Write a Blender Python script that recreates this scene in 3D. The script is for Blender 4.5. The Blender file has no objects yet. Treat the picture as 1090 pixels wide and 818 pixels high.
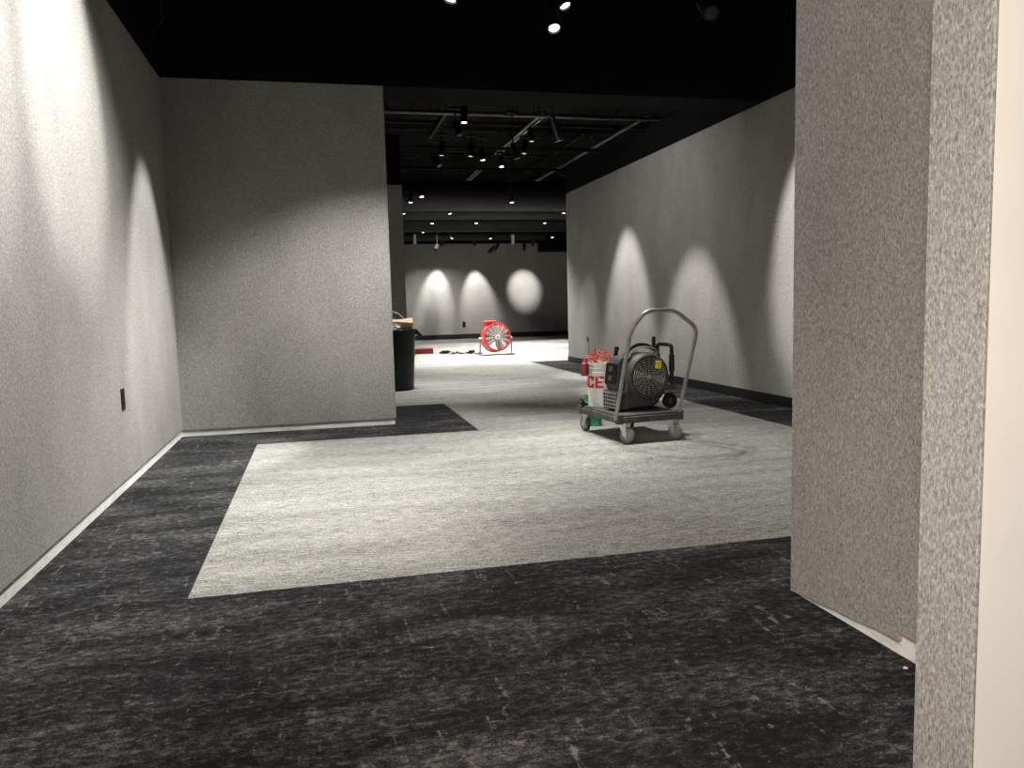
import bpy, bmesh, math, random
from mathutils import Vector, Matrix, Euler
random.seed(7)
PI = math.pi
scn = bpy.context.scene
COL = scn.collection

# ------------------------------------------------------------------ camera
F_PX, YAW, PITCH, ROLL, CAM_H = 847.68, 0.2352, -0.09999, 0.02547, 1.1
W_PX, H_PX = 1090, 818
cy, sy = math.cos(YAW), math.sin(YAW)
r0 = Vector((cy, -sy, 0))
fw = Vector((sy*math.cos(PITCH), cy*math.cos(PITCH), math.sin(PITCH)))
d0 = fw.cross(r0)
cr, sr = math.cos(ROLL), math.sin(ROLL)
RT = cr*r0 + sr*d0
DN = -sr*r0 + cr*d0
cam_d = bpy.data.cameras.new('camera')
cam = bpy.data.objects.new('camera', cam_d)
COL.objects.link(cam)
m = Matrix.Identity(4)
for i in range(3):
    m[i][0] = RT[i]; m[i][1] = -DN[i]; m[i][2] = -fw[i]
m[2][3] = CAM_H
cam.matrix_world = m
cam_d.sensor_fit = 'HORIZONTAL'
cam_d.sensor_width = 36.0
cam_d.lens = F_PX/W_PX*36.0
cam_d.clip_start = 0.02
cam_d.clip_end = 100
scn.camera = cam


def at(px, py, Y):
    """point of the room that stands at depth Y in this direction"""
    d = RT*((px-W_PX/2)/F_PX) + DN*((py-H_PX/2)/F_PX) + fw
    return Vector((0, 0, CAM_H)) + d*(Y/d.y)


# ------------------------------------------------------------------ materials
def new_mat(name):
    mt = bpy.data.materials.new(name)
    mt.use_nodes = True
    nt = mt.node_tree
    b = nt.nodes['Principled BSDF']
    return mt, nt, b


def node(nt, t, **kw):
    n = nt.nodes.new(t)
    for k, v in kw.items():
        setattr(n, k, v)
    return n


def plain(name, col, rough=0.5, metal=0.0, vary=0.12, scale=30, bump=0.0, spec=0.5):
    mt, nt, b = new_mat(name)
    tc = node(nt, 'ShaderNodeTexCoord')
    nz = node(nt, 'ShaderNodeTexNoise')
    nz.inputs['Scale'].default_value = scale
    nz.inputs['Detail'].default_value = 4
    nt.links.new(tc.outputs['Object'], nz.inputs['Vector'])
    rp = node(nt, 'ShaderNodeValToRGB')
    rp.color_ramp.elements[0].position = 0.3
    rp.color_ramp.elements[1].position = 0.7
    rp.color_ramp.elements[0].color = tuple(c*(1-vary) for c in col) + (1,)
    rp.color_ramp.elements[1].color = tuple(min(1, c*(1+vary)) for c in col) + (1,)
    nt.links.new(nz.outputs['Fac'], rp.inputs['Fac'])
    nt.links.new(rp.outputs['Color'], b.inputs['Base Color'])
    b.inputs['Roughness'].default_value = rough
    b.inputs['Metallic'].default_value = metal
    b.inputs['Specular IOR Level'].default_value = spec
    if bump:
        bp = node(nt, 'ShaderNodeBump')
        bp.inputs['Strength'].default_value = bump
        bp.inputs['Distance'].default_value = 0.003
        nt.links.new(nz.outputs['Fac'], bp.inputs['Height'])
        nt.links.new(bp.outputs['Normal'], b.inputs['Normal'])
    return mt


def ramp(nt, src, stops):
    rp = node(nt, 'ShaderNodeValToRGB')
    cr_ = rp.color_ramp
    while len(cr_.elements) < len(stops):
        cr_.elements.new(0.5)
    for e, (p, c) in zip(cr_.elements, stops):
        e.position = p
        e.color = (c if len(c) == 4 else tuple(c) + (1,))
    nt.links.new(src, rp.inputs['Fac'])
    return rp.outputs['Color']


def noise(nt, vec, sc, scale=1.0, detail=4, rough=0.55, dist=0.0, off=(0, 0, 0)):
    mp = node(nt, 'ShaderNodeMapping')
    mp.inputs['Scale'].default_value = sc
    mp.inputs['Location'].default_value = off
    nt.links.new(vec, mp.inputs['Vector'])
    nz = node(nt, 'ShaderNodeTexNoise')
    nz.inputs['Scale'].default_value = scale
    nz.inputs['Detail'].default_value = detail
    nz.inputs['Roughness'].default_value = rough
    nz.inputs['Distortion'].default_value = dist
    nt.links.new(mp.outputs['Vector'], nz.inputs['Vector'])
    return nz.outputs['Fac']


def math_n(nt, op, a, b_):
    n = node(nt, 'ShaderNodeMath', operation=op)
    for i, v in enumerate((a, b_)):
        if isinstance(v, (int, float)):
            n.inputs[i].default_value = v
        else:
            nt.links.new(v, n.inputs[i])
    return n.outputs[0]


def mixc(nt, fac, a, b_):
    n = node(nt, 'ShaderNodeMix', data_type='RGBA')
    if isinstance(fac, (int, float)):
        n.inputs[0].default_value = fac
    else:
        nt.links.new(fac, n.inputs[0])
    for i, v in ((6, a), (7, b_)):
        if isinstance(v, tuple):
            n.inputs[i].default_value = v + (1,)
        else:
            nt.links.new(v, n.inputs[i])
    return n.outputs[2]


def felt_mat(name='ribbed grey felt', k=1.0):
    mt, nt, b = new_mat(name)
    tc = node(nt, 'ShaderNodeTexCoord')
    v = tc.outputs['Object']
    n1 = noise(nt, v, (170, 170, 95), detail=4, rough=0.68, dist=0.8)
    n2 = noise(nt, v, (420, 420, 90), detail=2, rough=0.6)
    n3 = noise(nt, v, (2.2, 2.2, 1.2), detail=2)
    s = math_n(nt, 'ADD', math_n(nt, 'MULTIPLY', n1, 0.55), math_n(nt, 'MULTIPLY', n2, 0.35))
    s = math_n(nt, 'ADD', s, math_n(nt, 'MULTIPLY', n3, 0.10))
    c = ramp(nt, s, [(0.39, (.17*k, .162*k, .152*k)), (0.5, (.30*k, .289*k, .274*k)), (0.61, (.49*k, .475*k, .455*k))])
    nt.links.new(c, b.inputs['Base Color'])
    b.inputs['Roughness'].default_value = 0.95
    b.inputs['Specular IOR Level'].default_value = 0.1
    bp = node(nt, 'ShaderNodeBump')
    bp.inputs['Strength'].default_value = 0.35
    bp.inputs['Distance'].default_value = 0.002
    nt.links.new(s, bp.inputs['Height'])
    nt.links.new(bp.outputs['Normal'], b.inputs['Normal'])
    return mt


def dark_carpet():
    mt, nt, b = new_mat('charcoal distressed carpet')
    tc = node(nt, 'ShaderNodeTexCoord')
    v = tc.outputs['Object']
    big = noise(nt, v, (1.6, 4.5, 1), detail=4, rough=0.65, dist=0.6)
    mid = noise(nt, v, (24, 42, 1), detail=6, rough=0.8, dist=0.5, off=(3, 1, 0))
    fine = noise(nt, v, (150, 230, 1), detail=3, rough=0.75)
    s = math_n(nt, 'ADD', math_n(nt, 'MULTIPLY', big, 0.26), math_n(nt, 'MULTIPLY', mid, 0.46))
    s = math_n(nt, 'ADD', s, math_n(nt, 'MULTIPLY', fine, 0.28))
    c = ramp(nt, s, [(0.45, (.0105, .0105, .0113)), (0.505, (.027, .027, .0283)), (0.545, (.062, .062, .0622)), (0.60, (.165, .164, .158))])
    # dashes running the other way along the tile joints
    da = noise(nt, v, (30, 4.5, 1), detail=4, rough=0.65, dist=0.8, off=(7, 5, 0))
    df = math_n(nt, 'ADD', math_n(nt, 'MULTIPLY', da, 0.55), math_n(nt, 'MULTIPLY', mid, 0.45))
    dm = ramp(nt, df, [(0.575, (0, 0, 0)), (0.63, (1, 1, 1))])
    c2 = mixc(nt, math_n(nt, 'MULTIPLY', dm, 0.7), c, (.20, .198, .185))
    nt.links.new(c2, b.inputs['Base Color'])
    b.inputs['Roughness'].default_value = 0.95
    b.inputs['Specular IOR Level'].default_value = 0.08
    bp = node(nt, 'ShaderNodeBump')
    bp.inputs['Strength'].default_value = 0.5
    bp.inputs['Distance'].default_value = 0.004
    nt.links.new(fine, bp.inputs['Height'])
    nt.links.new(bp.outputs['Normal'], b.inputs['Normal'])
    return mt


def light_carpet():
    mt, nt, b = new_mat('pale striated carpet')
    tc = node(nt, 'ShaderNodeTexCoord')
    v = tc.outputs['Object']
    big = noise(nt, v, (0.9, 4.5, 1), detail=3, rough=0.6, dist=0.3)
    st = noise(nt, v, (13, 140, 1), detail=5, rough=0.72, dist=0.25)
    fine = noise(nt, v, (85, 190, 1), detail=3, rough=0.75)
    s = math_n(nt, 'ADD', math_n(nt, 'MULTIPLY', st, 0.44), math_n(nt, 'MULTIPLY', fine, 0.46))
    s = math_n(nt, 'ADD', s, math_n(nt, 'MULTIPLY', big, 0.10))
    c = ramp(nt, s, [(0.41, (.06, .059, .054)), (0.475, (.20, .198, .183)), (0.54, (.40, .397, .371)), (0.605, (.64, .636, .60))])
    nt.links.new(c, b.inputs['Base Color'])
    b.inputs['Roughness'].default_value = 0.95
    b.inputs['Specular IOR Level'].default_value = 0.08
    bp = node(nt, 'ShaderNodeBump')
    bp.inputs['Strength'].default_value = 0.5
    bp.inputs['Distance'].default_value = 0.004
    nt.links.new(s, bp.inputs['Height'])
    nt.links.new(bp.outputs['Normal'], b.inputs['Normal'])
    return mt


def drywall_mat():
    mt, nt, b = new_mat('bare drywall with glue')
    tc = node(nt, 'ShaderNodeTexCoord')
    v = tc.outputs['Object']
    n1 = noise(nt, v, (9, 9, 40), detail=4, rough=0.65)
    n2 = noise(nt, v, (3.1, 3.1, 30), detail=3, rough=0.7, off=(4, 2, 0))
    c = ramp(nt, n1, [(0.3, (.60, .59, .56)), (0.5, (.80, .79, .76)), (0.7, (.87, .86, .83))])
    sp = node(nt, 'ShaderNodeSeparateXYZ')
    nt.links.new(v, sp.inputs[0])
    band = ramp(nt, sp.outputs['Z'], [(0.040, (0, 0, 0)), (0.062, (1, 1, 1))])
    gm = ramp(nt, n2, [(0.50, (0, 0, 0)), (0.58, (1, 1, 1))])
    g = math_n(nt, 'MULTIPLY', band, gm)
    c2 = mixc(nt, math_n(nt, 'MULTIPLY', g, 0.8), c, (.36, .27, .15))
    nt.links.new(c2, b.inputs['Base Color'])
    b.inputs['Roughness'].default_value = 0.9
    return mt


def emit(name, col, strength):
    mt, nt, b = new_mat(name)
    b.inputs['Base Color'].default_value = (0.8, 0.8, 0.8, 1)
    b.inputs['Emission Color'].default_value = col + (1,)
    b.inputs['Emission Strength'].default_value = strength
    return mt


M = dict(
    felt=felt_mat(), dcarp=dark_carpet(), lcarp=light_carpet(), drywall=drywall_mat(),
    black=plain('flat black ceiling paint', (.0048, .0048, .005), 0.9, vary=0.15, scale=6, spec=0.1),
    soot=plain('dark grey ceiling paint', (.020, .020, .0195), 0.85, vary=0.25, scale=5, spec=0.2),
    deckpaint=plain('dusty black roof deck', (.010, .010, .0097), 0.9, vary=0.6, scale=1.3, spec=0.1),
    duct=plain('black painted duct', (.0095, .0095, .0093), 0.6, vary=0.15, scale=4, spec=0.3),
    base=plain('black rubber baseboard', (.012, .012, .0125), 0.55, spec=0.4),
    cream=plain('cream painted wall', (.80, .77, .71), 0.7, vary=0.02, scale=8),
    blackmetal=plain('black powder coated metal', (.007, .007, .007), 0.5, spec=0.4),
    alu=plain('grey aluminium', (.34, .34, .33), 0.4, metal=0.7, vary=0.1),
    lens_on=emit('lit lamp lens', (1.0, .96, .88), 9.0),
    lens_dim=emit('dim lamp lens', (1.0, .97, .92), 0.35),
    lens_off=plain('dark lamp lens', (.05, .05, .05), 0.2),
    blackplastic=plain('black plastic', (.006, .0063, .0066), 0.45, vary=0.2, scale=12, spec=0.3),
    charcoal=plain('charcoal moulded plastic', (.055, .055, .053), 0.55, vary=0.3, scale=14, bump=0.15, spec=0.4),
    deck=plain('scuffed grey platform plastic', (.060, .057, .052), 0.7, vary=0.5, scale=11, bump=0.3),
    tube=plain('worn steel tube', (.30, .285, .262), 0.45, metal=0.4, vary=0.25, scale=18),
    zinc=plain('zinc plated steel', (.62, .62, .60), 0.4, metal=0.6, vary=0.1),
    tyre=plain('grey rubber tyre', (.21, .21, .205), 0.7, vary=0.15),
    darktyre=plain('dark rubber tyre', (.07, .07, .068), 0.7, vary=0.2),
    hub=plain('blue grey hub', (.30, .31, .33), 0.5, vary=0.1),
    wire=plain('grey grille wire', (.36, .36, .34), 0.4, metal=0.4, vary=0.15),
    yellow=plain('yellow tag', (.86, .80, .03), 0.5, vary=0.05),
    bucket=plain('white bucket plastic', (.72, .72, .69), 0.4, vary=0.08, scale=9),
    redprint=plain('red print', (.55, .012, .016), 0.4, vary=0.08),
    orange=plain('orange red cord', (.46, .06, .035), 0.5, vary=0.25, scale=60),
    darkred=plain('dark red plastic', (.24, .035, .035), 0.5, vary=0.15),
    redstick=plain('red shaft', (.48, .09, .09), 0.5, vary=0.15),
    green=plain('green plastic', (.035, .20, .105), 0.4, vary=0.2, scale=9),
    redfan=plain('red fan drum', (.66, .045, .045), 0.4, vary=0.1),
    whitewire=plain('white wire', (.80, .80, .78), 0.4, vary=0.05),
    blade=plain('grey fan blade', (.26, .26, .25), 0.5, vary=0.1),
    redbox=plain('red case', (.44, .045, .05), 0.5, vary=0.2),
    card=plain('brown cardboard', (.72, .50, .36), 0.85, vary=0.1, scale=14),
    paper=plain('grey white paper', (.58, .57, .53), 0.9, vary=0.2, scale=20),
    wood=plain('raw wood edge', (.45, .25, .10), 0.8, vary=0.25, scale=25),
    dusty=plain('dusty grey strap', (.20, .195, .18), 0.7, vary=0.2),
    whitepl=plain('white fixture', (.75, .75, .74), 0.4, vary=0.03),
)


# ------------------------------------------------------------------ mesh helpers
class MB:
    def __init__(self):
        self.bm = bmesh.new()

    def box(self, lo, hi, mat=None):
        x0, y0, z0 = lo
        x1, y1, z1 = hi
        vs = [self.bm.verts.new(p) for p in ((x0, y0, z0), (x1, y0, z0), (x1, y1, z0), (x0, y1, z0),
                                             (x0, y0, z1), (x1, y0, z1), (x1, y1, z1), (x0, y1, z1))]
        if mat is not None:
            for v in vs:
                v.co = mat @ v.co
        for f in ((3, 2, 1, 0), (4, 5, 6, 7), (0, 1, 5, 4), (1, 2, 6, 5), (2, 3, 7, 6), (3, 0, 4, 7)):
            self.bm.faces.new([vs[i] for i in f])
        return self

    def prism(self, pts, vec):
        vec = Vector(vec)
        a = [self.bm.verts.new(p) for p in pts]
        b = [self.bm.verts.new(Vector(p)+vec) for p in pts]
        n = len(pts)
        self.bm.faces.new(a[::-1])
        self.bm.faces.new(b)
        for i in range(n):
            self.bm.faces.new((a[i], a[(i+1) % n], b[(i+1) % n], b[i]))
        return self

    def tube(self, pts, r, seg=10, closed=False, caps=True):
        pts = [Vector(p) for p in pts]
        n = len(pts)
        rr = r if isinstance(r, (list, tuple)) else [r]*n
        rings = []
        prev = None
        for i, p in enumerate(pts):
            if closed:
                t = pts[(i+1) % n] - pts[i-1]
            else:
                t = pts[min(i+1, n-1)] - pts[max(i-1, 0)]
            t.normalize()
            if prev is None:
                u = t.orthogonal().normalized()
            else:
                u = (prev - t*prev.dot(t))
                u = u.normalized() if u.length > 1e-6 else t.orthogonal().normalized()
            prev = u
            w = t.cross(u)
            rings.append([self.bm.verts.new(p + (u*math.cos(2*PI*k/seg) + w*math.sin(2*PI*k/seg))*rr[i]) for k in range(seg)])
        m_ = n if closed else n-1
        for i in range(m_):
            A, B = rings[i], rings[(i+1) % n]
            for k in range(seg):
                self.bm.faces.new((A[k], A[(k+1) % seg], B[(k+1) % seg], B[k]))
        if caps and not closed:
            self.bm.faces.new(rings[0][::-1])
            self.bm.faces.new(rings[-1])
        return self

    def lathe(self, prof, seg=32, mat=None, closed=False):
        """prof: (radius, height) along local z, optional matrix"""
        mat = mat or Matrix.Identity(4)
        rings = []
        for r, z in prof:
            if r < 1e-6:
                rings.append([self.bm.verts.new(mat @ Vector((0, 0, z)))])
            else:
                rings.append([self.bm.verts.new(mat @ Vector((r*math.cos(2*PI*k/seg), r*math.sin(2*PI*k/seg), z))) for k in range(seg)])
        n = len(rings)
        for i in range(n if closed else n-1):
            A, B = rings[i], rings[(i+1) % n]
            for k in range(seg):
                k2 = (k+1) % seg
                q = []
                for ring, kk in ((A, k), (A, k2), (B, k2), (B, k)):
                    v = ring[0] if len(ring) == 1 else ring[kk]
                    if v not in q:
                        q.append(v)
                if len(q) > 2:
                    self.bm.faces.new(q)
        return self

    def build(self, name, mat, parent=None, smooth=True, bevel=0.0, loc=None):
        me = bpy.data.meshes.new(name)
        bmesh.ops.recalc_face_normals(self.bm, faces=self.bm.faces)
        self.bm.to_mesh(me)
        self.bm.free()
        o = bpy.data.objects.new(name, me)
        COL.objects.link(o)
        for mm in (mat if isinstance(mat, list) else [mat]):
            me.materials.append(mm)
        if parent is not None:
            o.parent = parent
        if loc is not None:
            o.location = loc
        if smooth:
            for p in me.polygons:
                p.use_smooth = True
            try:
                me.set_sharp_from_angle(angle=math.radians(38))
            except Exception:
                pass
        if bevel:
            bv = o.modifiers.new('bevel', 'BEVEL')
            bv.width = bevel
            bv.segments = 2
            bv.limit_method = 'ANGLE'
        return o


def tag(o, label=None, cat=None, group=None, kind=None):
    for k, v in (('label', label), ('category', cat), ('group', group), ('kind', kind)):
        if v:
            o[k] = v
    return o


def empty(name, loc, rz=0, **kw):
    o = bpy.data.objects.new(name, None)
    o.empty_display_size = 0.1
    o.location = loc
    o.rotation_euler = (0, 0, rz)
    COL.objects.link(o)
    return tag(o, **kw)


def arc(c, r, a0, a1, n, ax=(1, 0, 0), ay=(0, 0, 1)):
    c, ax, ay = Vector(c), Vector(ax), Vector(ay)
    return [c + ax*(r*math.cos(a0+(a1-a0)*i/n)) + ay*(r*math.sin(a0+(a1-a0)*i/n)) for i in range(n+1)]


def fillet(pts, r, n=5):
    """round the inner corners of a polyline"""
    pts = [Vector(p) for p in pts]
    out = [pts[0]]
    for i in range(1, len(pts)-1):
        a, b, c = pts[i-1], pts[i], pts[i+1]
        u = (a-b); v = (c-b)
        k = min(r, u.length*0.45, v.length*0.45)
        p0 = b+u.normalized()*k; p1 = b+v.normalized()*k
        for j in range(n+1):
            t = j/n
            out.append(p0*(1-t)**2 + b*2*t*(1-t) + p1*t*t)
    out.append(pts[-1])
    return out


def axis_mat(origin, z):
    z = Vector(z).normalized()
    return Matrix.Translation(Vector(origin)) @ z.to_track_quat('Z', 'Y').to_matrix().to_4x4()


# ------------------------------------------------------------------ the setting
TOP, DECK = 3.095, 5.0
LX, RX, PY, FY = -1.228, 4.538, 7.497, 25.9
PE, PB, RE = 0.655, 8.03, 14.262

# floor: one carpeted slab, two colours of carpet tile
fb = bmesh.new()
xs = [-6, -0.5436, 1.328, 3.869, 13]
ys = [-4, 3.193, 6.816, 8.8765, 14.629, 27.4]
gv = {(i, j): fb.verts.new((x, y, 0)) for i, x in enumerate(xs) for j, y in enumerate(ys)}
for i in range(len(xs)-1):
    for j in range(len(ys)-1):
        f = fb.faces.new((gv[i, j], gv[i+1, j], gv[i+1, j+1], gv[i, j+1]))
        xc, yc = (xs[i]+xs[i+1])/2, (ys[j]+ys[j+1])/2
        if yc > 8.8765:
            lt = xc < 3.869 or yc > 14.629
        elif yc > 6.816:
            lt = 1.328 < xc < 3.869
        elif yc > 3.193:
            lt = -0.5436 < xc < 3.869
        else:
            lt = False
        f.material_index = 1 if lt else 0
me = bpy.data.meshes.new('floor')
fb.to_mesh(me); fb.free()
floor = bpy.data.objects.new('floor', me); COL.objects.link(floor)
me.materials.append(M['dcarp']); me.materials.append(M['lcarp'])
tag(floor, kind='structure')

tag(MB().box((-6, 1.0, DECK), (13, 27.4, DECK+0.1)).build('ceiling', M['deckpaint'], smooth=False), kind='structure')


def wall(name, lo, hi, felt=None, top=TOP, upper=DECK):
    """plaster core, black painted band above it, felt sheets as given"""
    w = tag(MB().box((lo[0], lo[1], 0), (hi[0], hi[1], top)).build(name, M['drywall'], smooth=False), kind='structure')
    MB().box((lo[0], lo[1], top), (hi[0], hi[1], upper)).build('upper_wall', M['black'], w, smooth=False)
    for fl_, fh_ in (felt or []):
        MB().box(fl_, fh_).build('felt_covering', M['felt'], w, smooth=False, bevel=0.003)
    return w


FT = 0.010
wall('wall_left', (LX-0.3, 1.25), (LX, PY), [((LX, 1.25, .064), (LX+FT, PY-FT, TOP))])
wall('wall_back', (LX-0.3, PY), (PE, PB), [((LX, PY-FT, .056), (PE, PY, TOP)), ((PE, PY-FT, .056), (PE+FT, PB, TOP))])
wr = wall('wall_right', (RX, 2.57), (RX+0.5, RE), [((RX-FT, 2.57, .05), (RX, RE, TOP)), ((RX-FT, RE, .05), (RX+0.5, RE+FT, TOP))], upper=3.48)
MB().box((RX, 2.57, 3.48), (RX+0.5, PB, DECK)).build('upper_wall', M['black'], wr, smooth=False)
wall('wall_far', (-4, FY), (12.5, FY+0.3), [((-4, FY-FT, .05), (12.5, FY, TOP))])
wall('wall_middle', (-4, 13.4), (1.42, 13.9), [((-4, 13.4-FT, .05), (1.42, 13.4, TOP)), ((1.42, 13.4-FT, .05), (1.42+FT, 13.9, TOP))], upper=3.9)
wall('wall_far_left', (-4.3, PB+.07), (-4.0, 26.2))
wall('wall_far_right', (12.5, PB), (12.8, 26.2))
wall('wall_link_left', (-4.3, PB-.3), (LX-0.3, PB))

# baseboards of the finished walls
def baseboard(name, lo, hi, coved):
    tag(MB().box(lo, hi).build(name, M['base'], smooth=False, bevel=0.004), kind='structure')
baseboard('baseboard_right', (RX-FT-0.012, 2.6, 0.0), (RX-FT, RE+FT, 0.105), None)
baseboard('baseboard_right_end', (RX-FT-0.012, RE+FT, 0.0), (RX+0.5, RE+FT+0.012, 0.105), None)
baseboard('baseboard_far', (-4, FY-FT-0.012, 0.0), (12.5, FY-FT, 0.16), None)
baseboard('baseboard_middle', (-4, 13.4-FT-0.012, 0.0), (1.42+FT, 13.4-FT, 0.105), None)

# wall stub on the right, felt cut unevenly above the bare base
AX, AY0, AY1 = 1.682, 1.25, 2.56
ws = tag(MB().box((AX, AY0, 0), (RX+0.5, AY1, TOP)).build('wall_right_near', M['drywall'], smooth=False), kind='structure')
MB().box((AX, AY0, TOP), (RX+0.5, AY1, DECK)).build('upper_wall', M['black'], ws, smooth=False)
zs = [(2.57, .006), (2.5, .014), (2.42, .018), (2.3, .030), (2.2, .034), (2.1, .045), (2.0, .047)]
MB().prism([(AX, y, z) for y, z in zs] + [(AX, 2.0, TOP), (AX, 2.57, TOP)], (-0.014, 0, 0)).build('felt_covering', M['felt'], ws, smooth=False)
MB().box((AX-0.0135, AY0, .078), (AX, 2.0, TOP)).build('felt_covering', M['felt'], ws, smooth=False)
MB().box((AX-0.010, AY0, .070), (AX, 1.999, .078)).build('wood_edge', M['wood'], ws, smooth=False)
MB().box((AX-0.002, AY1, .01), (RX-.03, AY1+.009, TOP)).build('felt_covering', M['felt'], ws, smooth=False)

# entry wall: cream room side, felt wrapped into the opening
BX, BY0, BY1 = 1.077, 1.108, 1.236
we = tag(MB().box((BX+0.008, BY0, 0), (4.5, BY1, DECK)).build('wall_entry', M['cream'], smooth=False), kind='structure')
MB().box((BX, BY0-0.0015, 0.01), (BX+0.008, BY1+0.008, 2.6)).build('felt_covering', M['felt'], we, smooth=False, bevel=0.002)
tag(MB().box((-4, BY0, 0), (LX-0.05, BY1, DECK)).build('wall_entry_left', M['cream'], smooth=False), kind='structure')
tag(MB().box((LX-0.05, BY0, 2.6), (BX+0.008, BY1, DECK)).build('trim_1', M['cream'], smooth=False), kind='structure')

# bulkhead over the opening between the two rooms, low soffit box in the far corner
tag(MB().box((PE, PY, TOP), (12.5, PB, DECK)).build('trim_2', M['black'], smooth=False), kind='structure')
tag(MB().box((7.2, 25.0, 2.80), (12.5, FY-FT, DECK)).build('trim_3', M['black'], smooth=False), kind='structure')

# ------------------------------------------------------------------ wall outlets
def outlet(loc, rz, label, w=.075, h=.12):
    o = empty('wall_outlet', loc, rz, label=label, cat='outlet')
    MB().box((-w/2, -.006, -h/2), (w/2, 0, h/2)).build('cover_plate', M['blackplastic'], o, smooth=False, bevel=.002)
    for s in (-1, 1):
        MB().box((-.017, -.009, s*.026-.017), (.017, -.005, s*.026+.017)).build('socket', M['blackmetal'], o, smooth=False, bevel=.002)
outlet((LX+FT, 5.394, .568), PI/2, 'black outlet plate on the felt wall at left', w=.085, h=.135)
outlet(Vector((4.635, FY-FT, .475)), 0, 'small black outlet plate on the far lit wall', w=.10, h=.18)

# ------------------------------------------------------------------ spotlights on tracks
def _mk(fn):
    mb = MB(); fn(mb)
    me_ = bpy.data.meshes.new('m')
    bmesh.ops.recalc_face_normals(mb.bm, faces=mb.bm.faces)
    mb.bm.to_mesh(me_); mb.bm.free()
    for p in me_.polygons:
        p.use_smooth = True
    me_.set_sharp_from_angle(angle=math.radians(38))
    return me_
# head along local -Z, lens at z=0, body behind at +z
H_ME = _mk(lambda b: b.lathe([(.040, .012), (.050, .012), (.050, 0), (.053, 0), (.053, .06), (.050, .065), (.050, .235), (.042, .25), (0, .25)], 20))
L_ME = _mk(lambda b: b.lathe([(0, .008), (.025, .009), (.041, .012), (.041, .016), (0, .016)], 20))
Y_ME = _mk(lambda b: b.box((-.058, -.012, .11), (-.053, .012, .19)).box((.053, -.012, .11), (.058, .012, .19)).box((-.058, -.012, .262), (.058, .012, .27)).box((-.058, -.012, .19), (-.053, .012, .27)).box((.053, -.012, .19), (.058, .012, .27)))
A_ME = _mk(lambda b: b.box((-.09, -.018, -.02), (.09, .018, .02)))
S_ME = _mk(lambda b: b.tube([(0, 0, 0), (0, 0, 1)], .011, 8))
for me_, mm in ((H_ME, 'blackmetal'), (Y_ME, 'blackmetal'), (A_ME, 'blackmetal'), (S_ME, 'blackmetal')):
    me_.materials.append(M[mm])
L_OFF = L_ME.copy(); L_OFF.materials.append(M['lens_off'])
L_DIM = L_ME.copy(); L_DIM.materials.append(M['lens_dim'])
L_ME.materials.append(M['lens_on'])


def spotlight(pos, aim, label, on=True, track=4.245, group='track spotlights', power=0, size=40, blend=.35, big=1.0, radius=.035, color=(1, .985, .945), dim=False):
    pos = Vector(pos); aim = Vector(aim)
    e = empty('track_spotlight', pos, 0, label=label, cat='spotlight', group=group)
    q = (pos-aim).normalized().to_track_quat('Z', 'Y')

    def part(name, me__, quat=None, loc=(0, 0, 0), sc=(1, 1, 1)):
        o = bpy.data.objects.new(name, me__)
        COL.objects.link(o)
        o.parent = e
        o.location = loc
        o.scale = sc
        if quat is not None:
            o.rotation_mode = 'QUATERNION'
            o.rotation_quaternion = quat
        return o
    part('lamp_head', H_ME, q, sc=(big,)*3)
    part('lens', (L_DIM if dim else L_ME) if on else L_OFF, q, sc=(big,)*3)
    part('yoke', Y_ME, q, sc=(big,)*3)
    top = q @ Vector((0, 0, .27*big))
    hgt = max(track - (pos.z+top.z), .05)
    part('stem', S_ME, loc=top, sc=(1, 1, hgt))
    part('track_adapter', A_ME, loc=top+Vector((0, 0, hgt)))
    if power:
        ld = bpy.data.lights.new('spot_beam', 'SPOT')
        ld.energy = power
        ld.spot_size = math.radians(size)
        ld.spot_blend = blend
        ld.shadow_soft_size = radius
        ld.color = color
        lo = bpy.data.objects.new('spot_beam', ld)
        COL.objects.link(lo)
        lo.parent = e
        lo.rotation_mode = 'QUATERNION'
        lo.rotation_quaternion = q
        lo.location = q @ Vector((0, 0, -.02))
    return e

def beam(pos, aim, power, size, blend, radius=.035, color=(1, .985, .945)):
    """the light alone, for lamps out of view and added fills"""
    ld_ = bpy.data.lights.new('spot_beam', 'SPOT')
    ld_.energy = power; ld_.spot_size = math.radians(size); ld_.spot_blend = blend
    ld_.shadow_soft_size = radius; ld_.color = color
    lo_ = bpy.data.objects.new('spot_beam', ld_)
    COL.objects.link(lo_)
    lo_.location = pos
    lo_.rotation_mode = 'QUATERNION'
    lo_.rotation_quaternion = (Vector(pos)-Vector(aim)).to_track_quat('Z', 'Y')
    return lo_


GN, GF = 'spotlights over the near room', 'spotlights over the far room'
# near room: ovals thrown on the left wall, added soft fill below them, dome in the corner
beam((0.9, 4.50, 4.3), (LX, 4.70, 2.35), 560, 30, .55)
beam((0.9, 3.10, 4.3), (LX, 3.25, 2.35), 560, 30, .55)
beam((0.5, 4.3, 4.2), (LX, 4.4, 0.5), 850, 74, 1)
beam((-0.15, 6.52, 3.75), (LX, 6.52, .20), 480, 38, .45)
# near room: floor lights, three of them in view at the top of the picture
spotlight(at(479, 1, 6.25), (0.25, 6.3, 0), 'lit spotlight at the top edge of the picture, left of two lit near ones', group=GN, power=470, size=88, blend=.6)
spotlight(at(590, 31, 6.25), (1.9, 4.7, 0), 'lit spotlight in front of the black bulkhead, lower of the close pair', group=GN, power=215, size=84, blend=.8, radius=.12)
spotlight(at(602, 7, 6.8), (3.4, 5.6, 0), 'lit spotlight in front of the black bulkhead, upper of the close pair', group=GN, power=215, size=84, blend=.8, radius=.12)
spotlight(at(757, 15, 4.9), at(762, 24, 4.75), 'unlit black spotlight high up before the right hand wall', on=False, group=GN)
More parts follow.
